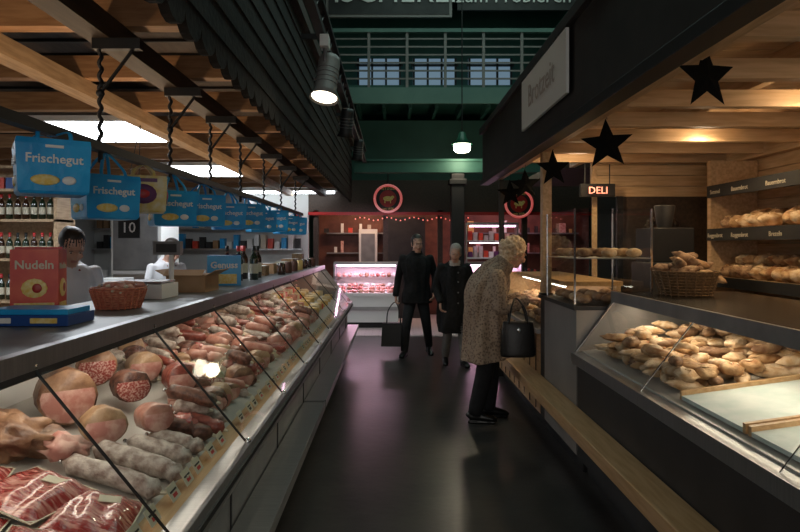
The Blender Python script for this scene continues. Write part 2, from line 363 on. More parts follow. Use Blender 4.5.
cutham('cut_ham_joint',(-.93,2.40,.935),.062,.14,2.3,-.15,'salami_pink'); cutham('cut_ham_joint',(-1.33,2.78,1.06),.08,.18,2.1,-.1,'ham_brown','cut_salami')
cutham('cut_ham_joint',(-1.13,2.66,1.0),.072,.17,2.2,-.1,'salami_dark','cut_salami'); cutham('cut_ham_joint',(-1.02,2.95,.97),.07,.16,2.2,-.1,'salami_red','cut_ham'); cutham('cut_ham_joint',(-1.22,3.02,1.01),.075,.16,2.2,-.1,'ham_skin','cut_ham')
one('cured_ham',lambda m:(m.ell((-1.24,1.98,.99),(.16,.1,.07),'ham_brown',26,16,(0,.2,.25),.6,9),m.ell((-1.06,2.0,.95),(.07,.05,.04),'cut_ham',18,12,(0,.2,.2),.6)))
def sr(m):
    for x,y,L,r,mt in ((-.86,2.1,.34,.034,'salami_white'),(-.88,1.95,.34,.033,'salami_white'),(-.84,2.24,.25,.032,'salami_white'),(-.82,2.36,.22,.03,'salami_white'),(-.84,2.5,.24,.032,'salami_dark'),(-.8,2.62,.2,.03,'salami_red'),(-.84,2.74,.24,.03,'salami_white')):
        salami(m,(x,y,deckz(x)+r),L,r,mt,U(-.15,.15)+math.pi,math.atan(.264))
one('white_salami_row',sr)
def pk(m,c,rz,w=.2,l=.24):
    # vacuum pack: flat clear-film edge with a bulging slab of sliced bacon
    xf=Matrix.Translation(c)@Matrix.Rotation(.26,4,'Y')@Matrix.Rotation(rz,4,'Z')
    n=14; vs=[];fs=[]
    for i in range(n+1):
        for j in range(n+1):
            u=i/n*2-1; v=j/n*2-1; e=(1-abs(u)**5)*(1-abs(v)**5)
            h=-.014+.026*e+.006*e*math.sin(u*9+v*2+c[1]*9)+.004*noise.noise(Vector((u*3,v*3,c[0]*20)))
            vs.append((u*w/2*1.06,v*l/2*1.06,h))
    for i in range(n):
        for j in range(n): a=i*(n+1)+j; fs.append((a,a+n+1,a+n+2,a+1))
    m.add(vs,fs,'bacon',True,xf)
    m.box((0,0,-.016),(w*1.1,l*1.1,.003),'label',xf=xf)
    m.box((w*.1,l*.2,.014),(w*.3,l*.16,.002),'label',.2,xf=xf)
def pks(m):
    for x,y,rz in ((-1.2,1.72,.3),(-1.0,1.74,-.2),(-.83,1.74,.15),(-1.3,1.5,.1),(-1.07,1.47,.2),(-.84,1.48,.2)): pk(m,(x,y,deckz(x)+.03+U(0,.02)),rz)
one('packaged_bacon',pks)
def pile(m):
    y=2.55
    while y<6.4:
        x=-.81
        while x>-1.43:
            t=R(); z=deckz(x)
            if y<3.1 and x<-.93: x-=.1; continue
            if t<.34:
                r=U(.022,.036)
                for k in range(3 if R()<.6 else 2): salami(m,(x-.05,y+U(-.03,.03),z+r+k*r*1.6),U(.15,.24),r,random.choice(['salami_white','salami_dark','salami_white','salami_white','salami_red','salami_pink']),U(-.4,.4)+math.pi,.2)
                x-=.17
            elif t<.82:
                r=U(.04,.075); salami(m,(x-.03,y,z+r),U(.1,.14),r,random.choice(['ham_brown','ham_skin','salami_dark','salami_pink','salami_white','salami_pink']),U(1.9,2.5),U(-.15,.05),random.choice(['cut_ham','cut_salami','cut_ham','cut_ham'])); x-=r*1.8+.01
            elif t<.92:
                m.ell((x-.05,y,z+.045),(.08,.055,.045),random.choice(['ham_skin','ham_brown','plastic','cheese_w']),16,10,(0,.2,U(0,3)),.5,9,sd=y); x-=.15
            else:
                pk(m,(x-.06,y,z+.03),U(0,1),.14,.16); x-=.16
        y+=U(.10,.14)
one('cold_cuts_assortment',pile)
def chz(m):
    y=6.5
    while y<8.9:
        x=-.85
        while x>-1.4:
            z=deckz(x); t=R()
            if t<.5:
                r=U(.06,.09); h=U(.04,.07); a0=U(0,6); n=8; 
                poly=[(x-.06,y)]+[(x-.06+r*math.cos(a0+i*.15),y+r*math.sin(a0+i*.15)) for i in range(n)]
                m.prism(poly,z,z+h,random.choice(['cheese','cheese_w','cheese']),'z')
            elif t<.75: m.lathe([(0,0),(.07,0),(.075,.02),(.07,.06),(0,.06)],(x-.06,y,z),random.choice(['cheese_w','cheese','redbox']),16)
            else: m.box((x-.06,y,z+.04),(.1,.1,.07),random.choice(['cheese','cheese_w','salami_pink']),U(0,1))
            x-=.16
        y+=.14
one('cheese_assortment',chz,.003)
TZ=1.302
def rb(m):
    for x,y,r in ((-1.49,2.62,.25),):
        X=Matrix.Translation((x,y,TZ))@Matrix.Rotation(r,4,'Z')
        m.box((0,0,.14),(.18,.13,.28),'redbox',xf=X)
        for s in (0,math.pi/2):
            Y=X@Matrix.Rotation(s,4,'Z'); d=.066 if s==0 else .091; w=.15 if s==0 else .1
            m.text('Nudeln',w*.33,Y@TF(0,-d,.2),'label',.001,bold=.001); m.box((0,-d,.04),(w,.002,.04),'yellow',xf=Y); m.ell((0,-d,.12),(.05,.003,.04),'yellow',14,6,xf=Y); m.ell((0.01,-d-.002,.12),(.02,.003,.02),'redglossy',10,6,xf=Y)
        m.box((0,0,.285),(.18,.02,.01),'red',xf=X)
one('red_carton',rb,.003)
def bb(m):
    m.box((-1.36,2.38,TZ+.02),(.34,.2,.04),'bluedark'); m.box((-1.35,2.38,TZ+.05),(.3,.17,.02),'blue'); m.box((-1.28,2.279,TZ+.02),(.1,.004,.02),'yellow')
    m.box((-1.44,2.279,TZ+.02),(.08,.004,.02),'white')
one('blue_flat_box',bb,.003)
def basket(name,c,rx,ry,h,wm,fill):
    def f(m):
        for i in range(9):
            t=i/8; k=.78+.22*t; m.torus((0,0,0),1,.045,wm,22,5,Matrix.Translation((c[0],c[1],c[2]+.006+h*t))@Matrix.Diagonal((rx*k,ry*k,.1,1)))
        m.lathe([(0,.004),(.76,.004),(.97,1)],(0,0,0),wm,22,Matrix.Translation(c)@Matrix.Diagonal((rx,ry,h,1)))
        for i in range(22):
            a=i*2*math.pi/22; m.cyl((c[0]+rx*.79*math.cos(a),c[1]+ry*.79*math.sin(a),c[2]),(c[0]+rx*1.02*math.cos(a),c[1]+ry*1.02*math.sin(a),c[2]+h),.005,wm,5)
        fill(m)
    return one(name,f)
def f1(m):
    for i in range(12): salami(m,(-1.3+U(-.05,.05),2.95+U(-.07,.07),TZ+.08+U(0,.03)),.13,.016,random.choice(['salami_pink','cut_ham']),U(0,3),0)
basket('meat_basket',(-1.3,2.95,TZ),.12,.13,.09,'wicker_red',f1)
def cb(m):
    x,y,z=-1.3,4.05,TZ
    m.box((x,y,z+.004),(.24,.3,.008),'cardboard')
    for a,b in (((x-.12,y),(.006,.3)),((x+.12,y),(.006,.3)),((x,y-.15),(.24,.006)),((x,y+.15),(.24,.006))): m.box((a[0],a[1],z+.055),(b[0],b[1],.11),'cardboard')
    m.box((x-.155,y,z+.12),(.08,.3,.005),'cardboard',0,0,.5); m.box((x+.155,y,z+.12),(.08,.3,.005),'cardboard',0,0,-.5); m.box((x,y-.18,z+.125),(.24,.07,.005),'cardboard',0,.5)
    m.box((x+.02,y,z+.06),(.15,.2,.1),'bread_dark')
one('cardboard_box',cb)
def bc(m):
    X=Matrix.Translation((-1.26,4.65,TZ))@Matrix.Rotation(.25,4,'Z')
    m.box((0,0,.11),(.24,.2,.22),'blue',xf=X); m.box((0,0,.222),(.24,.03,.006),'bluedark',xf=X); m.text('Genuss',.065,X@TF(0,-.101,.13),'white',.001,bold=.002); m.box((0,-.1005,.05),(.18,.002,.07),'yellow',xf=X)
one('blue_carton',bc,.004)
def bottle(m,c,h=.3,r=.037,mt='bottle',seg=10,lab='label'):
    m.lathe([(0,0),(r,0.003),(r,h*.6),(r*.85,h*.68),(r*.38,h*.78),(r*.36,h*.97),(r*.42,h*.975),(r*.42,h),(0,h)],c,mt,seg)
    m.lathe([(r*1.02,h*.2),(r*1.02,h*.48)],c,lab,seg); m.lathe([(r*.41,h*.85),(r*.46,h*1.005),(0,h*1.005)],c,'red' if R()<.3 else 'black',seg)
def bots(m):
    for x,y in ((-1.28,5.15),(-1.4,5.25),(-1.18,5.28),(-1.3,5.42),(-1.22,5.6),(-1.38,5.7)): bottle(m,(x,y,TZ),.29,mt=random.choice(['bottle','bottle_b']))
one('counter_bottles',bots)
def misc(m):
    for y in (6.1,6.5,6.9,7.3,7.7,8.1,8.5):
        h=U(.08,.2); m.box((-1.3,y,TZ+h/2),(.14,.16,h),random.choice(['cardboard','redbrown','label','blue','wicker'])); m.box((-1.3,y,TZ+h),(.1,.12,.008),'white')
        m.lathe([(0,0),(.04,0),(.04,.1),(.03,.12),(0,.12)],(-1.12,y+.15,TZ),random.choice(['cheese','redbrown','bottle_b']),10)
one('counter_groceries',misc,.003)
def scale(m):
    x,y,z=-1.4,3.55,TZ
    m.box((x,y,z+.04),(.26,.26,.08),'white'); m.box((x,y,z+.09),(.24,.22,.012),'steel'); m.cyl((x+.1,y+.1,z+.08),(x+.1,y+.1,z+.28),.014,'white'); m.box((x+.08,y+.1,z+.28),(.16,.05,.08),'greymetal'); m.box((x+.08,y+.073,z+.28),(.12,.003,.05),'dark')
one('weighing_scale',scale,.006)
# ---------------------------------------------------------------- left canopy
def fas(m):
    poly=[(1.2,3.55),(12.0,3.55),(12.0,2.5)]
    y=12.0
    while y>1.25:
        for k in range(1,7):
            a=math.pi*k/6; poly.append((y-.1+.1*math.cos(a),2.5-.075*math.sin(a)))
        y-=.2
    m.prism(poly,-.84,-.8,'shingle','x')
    for j in range(7):
        z=2.55+j*.14; m.prism([(-.8,z),(-.79,z),(-.8,z+.13)],1.2,12,'shingle')
    m.b(-.86,-.74,1.2,12,3.5,3.6,'darkbrown')
one('scalloped_fascia',fas)
def jo(m):
    y=2.08
    while y<12.2:
        m.b(-5.9,-.86,y,y+.09,2.66,2.8,'woodL'); y+=.93
one('ceiling_joists',jo)
one('canopy_beam',lambda m:m.b(-2.08,-1.96,1.0,12.2,2.56,2.66,'woodLy'))
one('canopy_beam',lambda m:m.b(-1.42,-1.3,1.0,12.2,2.55,2.66,'darkbrown'))
one('canopy_roof',lambda m:(m.b(-6,-.86,1.0,12.4,2.96,3.0,'darkbrown'),[m.b(-6,-.86,1+i*.31,1.02+i*.31,2.94,2.96,'black') for i in range(37)]))
def panel(x0,x1,y0,y1):
    def f(m):
        m.b(x0-.04,x1+.04,y0-.04,y1+.04,2.61,2.655,'white'); m.b(x0,x1,y0,y1,2.60,2.61,'panel_em'); m.b((x0+x1)/2-.01,(x0+x1)/2+.01,y0,y1,2.594,2.601,'white')
    one('ceiling_light_panel',f)
PAN=((-3.15,-2.2,5.1,6.05),(-3.0,-2.2,7.95,9.1),(-5.4,-4.4,4.9,5.6))
for p in PAN: panel(*p)
one('fluorescent_lamp',lambda m:(m.b(-3.0,-1.1,12.2,12.3,2.66,2.72,'white'),m.cyl((-2.95,12.25,2.64),(-1.15,12.25,2.64),.03,'panel_em',8),m.cyl((-2,12.25,2.7),(-2,12.25,2.96),.01,'white')))
def rail(m):
    m.b(-1.375,-1.325,1.2,9.2,2.03,2.07,'black')
    for y in (1.9,2.87,3.77,4.6,5.5,6.5,7.5,8.6):
        P=[];
        for i in range(60):
            z=2.05+i*.5/59; P.append((-1.35+.006*math.cos(i*.9),y+.006*math.sin(i*.9),z))
        m.loft(P,[.010]*60,'black',6)
        m.cyl((-1.35,y,2.3),(-1.2,y,2.5),.009,'black',6); m.b(-1.38,-1.16,y-.02,y+.02,2.5,2.55,'black'); m.ell((-1.35,y,2.3),(.02,.02,.02),'black',8,6)
        m.cyl((-1.35,y,2.05),(-1.35,y,1.98),.012,'black',6)
one('hanging_rail',rail)
def bag(x,y,z,s,rz,col='blue',k=0):
    def f(m):
        X=Matrix.Translation((x,y,z))@Matrix.Rotation(rz,4,'Z')
        w,d,h=s*.5,s*.42,s*.42
        rings=[(-h,.9),(-h*.9,.97),(0,1.0),(h*.8,1.03),(h,1.0)]
        n=24; vs=[];fs=[]
        for zz,kx in rings:
            for i in range(n):
                a=2*math.pi*i/n; c,s_=math.cos(a),math.sin(a)
                q=max(abs(c),abs(s_)); px=c/q*w*kx;py=s_/q*d*kx
                wv=1+.03*noise.noise(Vector((px*9+k,py*9,zz*9)))
                vs.append((px*wv,py*wv,zz))
        for j in range(len(rings)-1):
            for i in range(n): fs.append((j*n+i,j*n+(i+1)%n,(j+1)*n+(i+1)%n,(j+1)*n+i))
        fs.append(list(range(n))[::-1]); 
        m.add(vs,fs,col,False,X)
        m.box((0,0,h*.98),(w*1.9,d*1.9,.004),'bluedark' if col=='blue' else 'purple',xf=X)
        for sd in (-1,1):
            P=[(-w*.45,sd*d*1.0,h*.9),(-w*.4,sd*d*.8,h*1.3),(0,sd*.006,(2.03-z)),(w*.4,sd*d*.8,h*1.3),(w*.45,sd*d*1.0,h*.9)]
            m.loft(P,[(.008,.003)]*5,col,6,sub=4,xf=X)
        for fr,(hw,r_) in enumerate(((w,0),(d,math.pi/2),(d,-math.pi/2))):
            dist=d if r_==0 else w
            Y=X@Matrix.Rotation(r_,4,'Z')
            if col=='blue':
                m.text('Frischegut',hw*.38,Y@TF(0,-dist*1.035,h*.12),'white',.002,bold=.0008)
                m.ell((-hw*.25,-dist*1.0,-h*.5),(hw*.4,.006,h*.2),'yellow',14,8,xf=Y); m.ell((hw*.4,-dist*1.0,-h*.5),(hw*.2,.006,h*.16),'white',12,8,xf=Y); m.box((0,-dist*1.03,h*.72),(hw*.5,.005,h*.1),'white',xf=Y)
            else:
                m.ell((0,-dist,0),(hw*.6,.01,h*.55),'purple',14,8,xf=Y); m.ell((0,-dist*1.03,0),(hw*.35,.01,h*.3),'red',12,8,xf=Y); m.box((0,-dist*1.02,h*.75),(hw*1.2,.005,h*.2),'purple',xf=Y)
    one('carrier_bag',f)
for i,(y,z,s,rz,c) in enumerate([(2.46,1.9,.25,.6,'blue'),(2.92,1.82,.24,.8,'blue'),(3.36,1.87,.23,.4,'yellowbag'),(3.8,1.82,.25,.55,'blue'),(4.4,1.84,.26,.6,'blue'),(5.1,1.83,.25,.4,'blue'),(5.75,1.86,.27,.6,'blue'),(6.35,1.84,.26,.5,'blue'),(7.05,1.87,.28,.4,'blue'),(7.85,1.85,.27,.6,'blue'),(8.6,1.86,.28,.3,'blue')]):
    bag(-1.35,y,z,s,rz,c,i)
def ns(m):
    m.box((-2.12,5.0,1.74),(.17,.02,.17),'black'); m.text('10',.12,TF(-2.12,4.985,1.7),'white',.002)
    m.cyl((-2.19,5,1.82),(-2.03,5,2.57),.004,'black',5); m.cyl((-2.05,5,1.82),(-2.03,5,2.57),.004,'black',5)
one('number_sign',ns,.003)
def wsh(m):
    m.b(-5.95,-3.75,7.3,7.34,0,2.5,'woodLy')
    for x in (-5.95,-4.85,-3.79): m.b(x,x+.04,6.95,7.3,0,2.5,'woodLy')
    for z in (.5,.95,1.42,1.86,2.2,2.46): m.b(-5.95,-3.75,6.95,7.3,z,z+.03,'woodLy')
one('wine_shelf',wsh)
def wb(m):
    for z in (.98,1.45,1.89):
        x=-5.85
        while x<-3.85:
            if abs(x+4.83)>.07: bottle(m,(x,7.08,z),.29,.036,random.choice(['bottle','bottle_b','bottle']),8)
            x+=.093
    x=-5.85
    while x<-3.85: 
        if abs(x+4.83)>.07: m.box((x,7.1,2.3),(.08,.1,.13),random.choice(['redbox','label','yellow','bluedark']))
        x+=.1
one('wine_bottles',wb)
one('wall_partition',lambda m:(m.b(-6,-1.7,12.5,12.6,0,2.9,'whitewall')))
def kit(m):
    m.b(-5.9,-2.0,11.7,12.48,0,.9,'steel'); m.b(-5.95,-1.95,11.65,12.48,.9,.94,'steel')
    m.prism([(-4.0,2.3),(-2.6,2.3),(-2.9,2.6),(-3.7,2.6)],11.8,12.48,'steel')
    for z in (1.5,1.9):
        m.b(-5.9,-1.8,12.2,12.48,z,z+.03,'steel')
        for i in range(30):
            if 8<i<14 and z>1.8: continue
            h=U(.12,.3); m.box((-5.8+i*.135,12.35,z+.03+h/2),(.1,.14,h),random.choice(['white','cardboard','redbox','blue','label','dark','steel']))
    for i in range(14): m.lathe([(0,0),(.1,0),(.1,.18),(0,.18)],(-5.6+i*.27,12.0,.94),random.choice(['steel','white','redbox','dark']),12)
one('kitchen_counter',kit)
def cab(m):
    m.b(-3.9,-3.2,8.6,9.3,0,2.1,'white'); m.b(-3.86,-3.24,8.57,8.6,.1,1.2,'steel'); m.b(-3.86,-3.24,8.57,8.6,1.25,2.05,'greymetal'); m.b(-3.3,-3.27,8.53,8.57,.6,1.1,'chrome')
one('refrigerator',cab,.01)
def bwt(m):
    m.b(-3.5,-2.95,2.0,8.2,0,.86,'greymetal'); m.b(-3.55,-2.9,1.95,8.25,.86,.9,'steel')
    for y in (2.6,3.2,5.6,6.2,7.2): h=U(.15,.35); m.box((-3.2,y,.9+h/2),(.3,.25,h),random.choice(['white','cardboard','redbox','steel']))
one('prep_table',bwt,.005)
def slicer(m):
    m.box((-3.15,4.3,.952),(.5,.4,.1),'steel'); X=Matrix.Translation((-3.05,4.3,1.15))@Matrix.Rotation(math.pi/2,4,'Y')
    m.lathe([(0,-.02),(.15,0),(.15,.01),(0,.02)],(0,0,0),'chrome',24,X); m.box((-3.25,4.3,1.12),(.15,.25,.25),'white')
one('meat_slicer',slicer,.005)
# ---------------------------------------------------------------- spotlights on track
def track(m):
    m.b(-.53,-.47,1.5,11,3.05,3.09,'black'); m.b(-.53,-.47,1.5,11,3.25,3.28,'black')
    y=1.5
    while y<11: m.cyl((-.5,y,3.07),(-.5,y+.3,3.27),.008,'black',5); y+=.3
    for y in (2,5,8,10.8): m.b(-.74,-.5,y,y+.03,3.26,3.3,'black')
one('lighting_track',track)
def spot(x,y,z,on,k=1):
    def f(m):
        m.cyl((x,y,3.05),(x,y,z+.1),.014,'greymetal',8); m.box((x,y,3.0),(.06,.12,.08),'white')
        X=Matrix.Translation((x,y,z))@Matrix.Rotation(-.3 if on else .3,4,'X')@Matrix.Rotation(.1,4,'Y')@Matrix.Scale(k,4)
        m.lathe([(0,.3),(.075,.3),(.085,.26),(.085,.0),(.115,-.06),(.11,-.06),(.075,0),(0,0)],(0,0,0),'panelgrey' if on else 'dark',22,X); m.lathe([(0,-.04),(.098,-.045)],(0,0,0),'bulb_em' if on else 'bulb_off',18,X)
        m.box((0,0,.1),(.2,.02,.02),'greymetal',xf=X); 
        for q in range(4): m.torus((0,0,.06+q*.04),.085,.004,'greymetal',20,5,X)
    one('spotlight',f)
spot(-.47,4.3,2.66,1,.9); spot(-.5,6.6,2.8,0,.8); spot(-.5,8.8,2.85,0,.8)
def pend(m):
    x,y,z=1.22,11.0,3.38
    m.cyl((x,y,z+.2),(x,y,7.6),.01,'black',6); m.lathe([(.03,.22),(.06,.2),(.08,.1),(.19,.0),(.185,0),(.07,.1),(0,.12)],(x,y,z),'green_lamp',20)
    m.lathe([(.15,.0),(.15,-.1),(.11,-.14),(0,-.15)],(x,y,z),'pend_em',18)
one('pendant_lamp',pend)
# ---------------------------------------------------------------- right bakery
WX=3.42
def rf(m):
    m.b(1.1,1.17,.8,7.65,2.37,2.95,'dark'); m.b(1.06,1.22,.8,7.65,2.95,3.02,'dark'); m.b(1.07,1.175,.8,7.65,2.33,2.39,'black')
one('bakery_fascia',rf,.004)
def sg(m):
    m.b(1.055,1.075,3.8,5.1,2.53,2.93,'white'); X=Matrix.Translation((1.05,4.45,2.67))@Matrix.Rotation(-math.pi/2,4,'Z')@FRONT
    m.text('Brotzeit',.24,X,'scarf',.001)
    for y in (4.0,4.9): m.b(1.06,1.1,y,y+.04,2.9,2.96,'dark')
one('bakery_sign',sg)
def rc(m):
    m.b(1.18,1.34,.8,7.65,2.40,2.52,'piney'); m.b(WX-.12,WX-.03,.8,6.35,2.40,2.52,'piney')
    y=1.2
    while y<6.3: m.b(1.34,WX-.12,y,y+.07,2.42,2.52,'pine'); y+=.62
    for i in range(33): m.b(1.2,WX-.01,.8+i*.2,.99+i*.2,2.66,2.68,'pine')
    for x in (1.5,2.1,2.7): m.b(x,x+.06,.8,7.4,2.52,2.66,'piney')
one('timber_canopy',rc,.002)
one('wall_bakery_side',lambda m:([m.b(WX,WX+.05,.8,6.5,i*.135,i*.135+.13,'piney') for i in range(20)]))
one('wall_bakery_back',lambda m:([m.b(2.05,WX-.01,6.42,6.47,2.1+i*.11,2.1+i*.11+.105,'pine') for i in range(5)],[m.b(2.05,2.1,6.4,6.42,0,2.4,'piney')],
    m.b(2.35,WX-.01,6.42,6.47,0,2.1,'darkbrown'),m.b(2.1,2.35,6.42,6.47,0,1.25,'darkbrown'),m.b(WX-.06,WX-.01,6.36,6.42,0,2.6,'piney'),m.b(2.3,2.36,6.38,6.42,0,2.1,'black')))
one('canopy_post',lambda m:(m.b(1.28,1.36,5.33,5.41,1.172,2.4,'piney'),m.b(1.27,1.37,5.32,5.42,1.172,1.19,'black')),.004)
one('canopy_post',lambda m:(m.b(1.3,1.36,7.6,7.66,0,2.4,'dark'),m.b(1.28,1.38,7.58,7.68,0,.1,'black')),.004)
def star(x,y,z,r,rz):
    def f(m):
        pts=[]
        for i in range(10):
            a=math.pi/2+i*math.pi/5+.05; rr=r if i%2==0 else r*.42; pts.append((rr*math.cos(a),rr*math.sin(a)))
        X=TF(x,y,z,rz); vs=[(p[0],p[1],0) for p in pts]+[(0,0,.012),(0,0,-.012)]
        fs=[(i,(i+1)%10,10) for i in range(10)]+[((i+1)%10,i,11) for i in range(10)]
        m.add(vs,fs,'starblack',False,X); m.cyl((x,y,z+r*.95),(x,y,2.40),.0025,'black',5)
    one('star_ornament',f)
for x,y,z,r,rz in ((1.36,2.7,2.33,.15,.25),(1.34,3.9,2.23,.165,-.25),(1.34,5.2,2.24,.16,.2),(1.32,6.2,2.2,.16,-.2),(1.32,7.0,2.18,.16,.1)): star(x,y,z,r,rz)
def rcase(m):
    a,b=.9,4.35
    m.b(1.36,2.4,a,b,0,.12,'black'); m.b(1.29,2.4,a,b,.12,.78,'dark'); m.b(1.245,1.32,a,b,.78,.85,'steel'); 
    m.prism([(1.32,.78),(1.32,.86),(2.35,1.0),(2.35,.78)],a,b,'tray'); m.b(2.35,2.4,a,b,.78,1.22,'dark')
    m.b(1.55,2.42,a,b+.05,1.22,1.27,'blackgloss'); m.b(1.54,1.56,a,b+.05,1.2,1.275,'greymetal')
    m.prism([(1.28,.78),(2.4,.78),(2.4,1.22),(1.55,1.22),(1.28,.84)],b-.0,b+.025,'panelgrey')
    for y0,y1 in ((.95,2.05),(2.07,3.2),(3.22,b)):
        m.quad((1.275,y0,.85),(1.275,y1,.85),(1.55,y1,1.21),(1.55,y0,1.21),'glass')
        m.cyl((1.275,y1,.85),(1.55,y1,1.21),.004,'chrome',6)
    m.cyl((1.63,a+.1,1.2),(1.63,b-.1,1.2),.012,'tube_em',8)
one('bread_display_counter',rcase)
def wl(m):
    m.b(1.13,1.285,.9,7.6,.44,.475,'ledgewood'); m.b(1.11,1.135,.9,7.6,.40,.48,'ledgewood')
    y=1.2
    while y<7.6: m.prism([(1.15,.44),(1.28,.44),(1.28,.3)],y,y+.03,'dark'); y+=.9
one('wooden_bag_ledge',wl,.004)
def rm(m):
    m.b(1.34,2.0,4.38,7.55,0,.12,'black'); m.b(1.29,2.0,4.38,5.3,.12,1.14,'panelgrey'); m.b(1.27,2.02,4.38,5.44,1.14,1.17,'black')
    m.b(1.29,2.0,5.46,7.55,.12,.82,'ledgewood'); m.b(1.29,2.0,5.3,5.44,.12,1.14,'dark')
    for i in range(8): m.b(1.282,1.29,5.6+i*.25,5.605+i*.25,.14,.82,'black')
    m.b(1.26,2.0,5.46,7.55,.82,.86,'steel'); m.b(1.5,2.02,5.46,7.55,1.24,1.28,'ledgewood'); m.b(1.96,2.0,5.46,7.55,.86,1.24,'piney')
    m.quad((1.28,5.5,.86),(1.28,7.5,.86),(1.5,7.5,1.25),(1.5,5.5,1.25),'glass')
    m.b(1.28,2.0,7.5,7.55,.82,1.28,'piney'); m.cyl((1.55,5.6,1.225),(1.55,7.4,1.225),.01,'tube_em',8)
one('bakery_service_counter',rm,.003)
def loaf(m,c,L,w,h,mt,rz,score=True):
    X=Matrix.Translation(c)@Matrix.Rotation(rz,4,'Z')
    m.ell((0,0,0),(L,w,h),mt,14,9,xf=X,nz=.4,ns=8,sd=c[0]*7+c[1]*3)
    if score:
        for k in range(3):
            m.ell(((k-1)*L*.45,0,h*.86),(.006,w*.5,h*.12),'bread_light',6,5,(0,0,.5),xf=X)
def baton(m,c,L,w,h,mt,rz,tilt=0):
    X=Matrix.Translation(c)@Matrix.Rotation(rz,4,'Z')@Matrix.Rotation(tilt,4,'Y')
    n=9; P=[];Q=[]; bend=U(-.15,.15)*L
    for i in range(n+1):
        t=i/n; k=max(.06,math.sin(math.pi*t)**.6)*(1+.08*math.sin(i*2.1+c[0]*40)); P.append(((t-.5)*L*2,bend*math.sin(math.pi*t),0)); Q.append((w*k,h*k))
    m.loft(P,Q,mt,12,ref=(0,1,0),xf=X,wob=.1,seed=c[1]*9)
    for i in range(2,7): m.ell(((i/8-.5)*L*1.8,bend*.9,h*.82),(.005,w*.55,h*.12),'bread_light',6,5,(0,0,.7),xf=X)
def bp(m):
    for lay in range(3):
        y=3.06
        while y<4.26:
            x=1.44
            while x<2.26:
                if lay==0 or R()<(.7 if lay==1 else .3):
                    mt=random.choice(['bread','bread_light','bread','bread_light','bread_dark','bread_light']); t=R(); z=.86+(x-1.32)*.136+.035+lay*.05
                    if t<.5: baton(m,(x,y,z),U(.08,.12),.036,.028,mt,U(-.7,.7)+(1.3 if R()<.4 else 0),U(-.15,.15))
                    elif t<.7: loaf(m,(x,y,z),.058,.052,.034,mt,U(0,3))
                    elif t<.8: m.torus((0,0,0),.05,.017,mt,20,8,Matrix.Translation((x,y,z+.01))@Matrix.Rotation(U(-.4,.4),4,'X')@Matrix.Rotation(U(-.4,.4),4,'Y'))
                    else: loaf(m,(x,y,z),.10,.05,.024,mt,U(-1,1))
                x+=U(.09,.15)
            y+=.1
one('bread_rolls',bp)
def tr(m):
    for y0,y1 in ((2.42,2.93),(1.8,2.36)):
        m.prism([(1.36,.872),(1.36,.89),(2.3,1.02),(2.3,1.0)],y0,y1,'paper')
        for y in (y0-.02,y1): m.prism([(1.36,.87),(1.36,.91),(2.3,1.04),(2.3,1.0)],y,y+.02,'ledgewood')
one('paper_lined_trays',tr)
def gb(m):
    x0,x1,y0,y1,z0,z1=1.3,1.85,4.45,5.25,1.172,1.86
    for x in (x0,x1):
        m.quad((x,y0,z0),(x,y1,z0),(x,y1,z1),(x,y0,z1),'glass')
        for y in (y0,y1): m.b(x-.006,x+.006,y-.006,y+.006,z0,z1,'chrome')
    for y in (y0,y1): m.quad((x0,y,z0),(x1,y,z0),(x1,y,z1),(x0,y,z1),'glass')
    m.quad((x0,y0,z1),(x1,y0,z1),(x1,y1,z1),(x0,y1,z1),'glass'); m.b(x0,x1,y0,y1,1.5,1.508,'steel')
    for z in (z0,1.508):
        for i in range(4):
            for j in range(3): m.ell((x0+.1+j*.18,y0+.1+i*.2,z+.035),(.06,.06,.035),random.choice(['bread_dark','bread','bread_dark','bread_light']),10,7)
one('glass_pastry_cabinet',gb)
def bp2(m):
    for lay in range(3):
        y=5.65
        while y<7.45:
            for x in (1.42,1.54,1.66,1.8):
                if lay==0 or R()<.7: loaf(m,(x,y,.9+lay*.07),.08,.05,.04,random.choice(['bread','bread_light','bread_dark']),U(0,3))
            y+=.12
one('bread_loaves',bp2)
BX=1.93
def f2(m):
    for i in range(30):
        a=U(0,6.28); r=U(0,.16); baton(m,(BX+r*math.cos(a),4.1+r*math.sin(a),1.27+.16+U(0,.1)-(r*.3)),.09,.035,.03,random.choice(['bread_dark','bread','bread_dark']),U(0,3),U(-.5,.5))
basket('bread_basket',(BX,4.1,1.272),.2,.2,.15,'wicker',f2)
X0=2.93
def shl(m):
    for z in (.9,1.28,1.72,2.12):
        m.b(X0+.05,WX-.01,3.2,5.85,z,z+.03,'piney')
    for y in (3.2,5.85): m.b(X0+.04,WX-.01,y-.03,y+.03,0,2.39,'piney')
    m.b(X0+.02,X0+.05,3.2,5.85,1.64,1.75,'chalk'); m.b(X0+.02,X0+.05,3.2,5.85,2.04,2.15,'chalk'); m.b(X0+.02,X0+.05,3.2,5.85,1.22,1.31,'chalk')
    for y in (3.6,4.3,4.8,5.3,5.7):
        for z,t in ((1.67,random.choice(['Roggenbrot','Brezeln','Dinkel'])),(2.07,random.choice(['Bauernbrot','Semmel','Mehrkorn']))):
            m.text(t,.055,Matrix.Translation((X0+.018,y,z))@Matrix.Rotation(-math.pi/2,4,'Z')@FRONT,'label',.001)
one('bakery_wall_shelf',shl,.002)
def shb(m):
    for z in (.93,1.31,1.75):
        for row,xx in enumerate((X0+.14,X0+.3)):
            y=3.3
            while y<5.75:
                if not(z>1.7 and R()<.4): loaf(m,(xx,y,z+.055+row*.05),.11,.065,.058,random.choice(['bread','bread_light','bread_dark','bread']),U(-.5,.5))
                if z<1.7 and row==1: loaf(m,(xx-.03,y,z+.16),.1,.055,.05,random.choice(['bread','bread_light']),U(-.5,.5))
                y+=.145
one('shelf_loaves',shb)
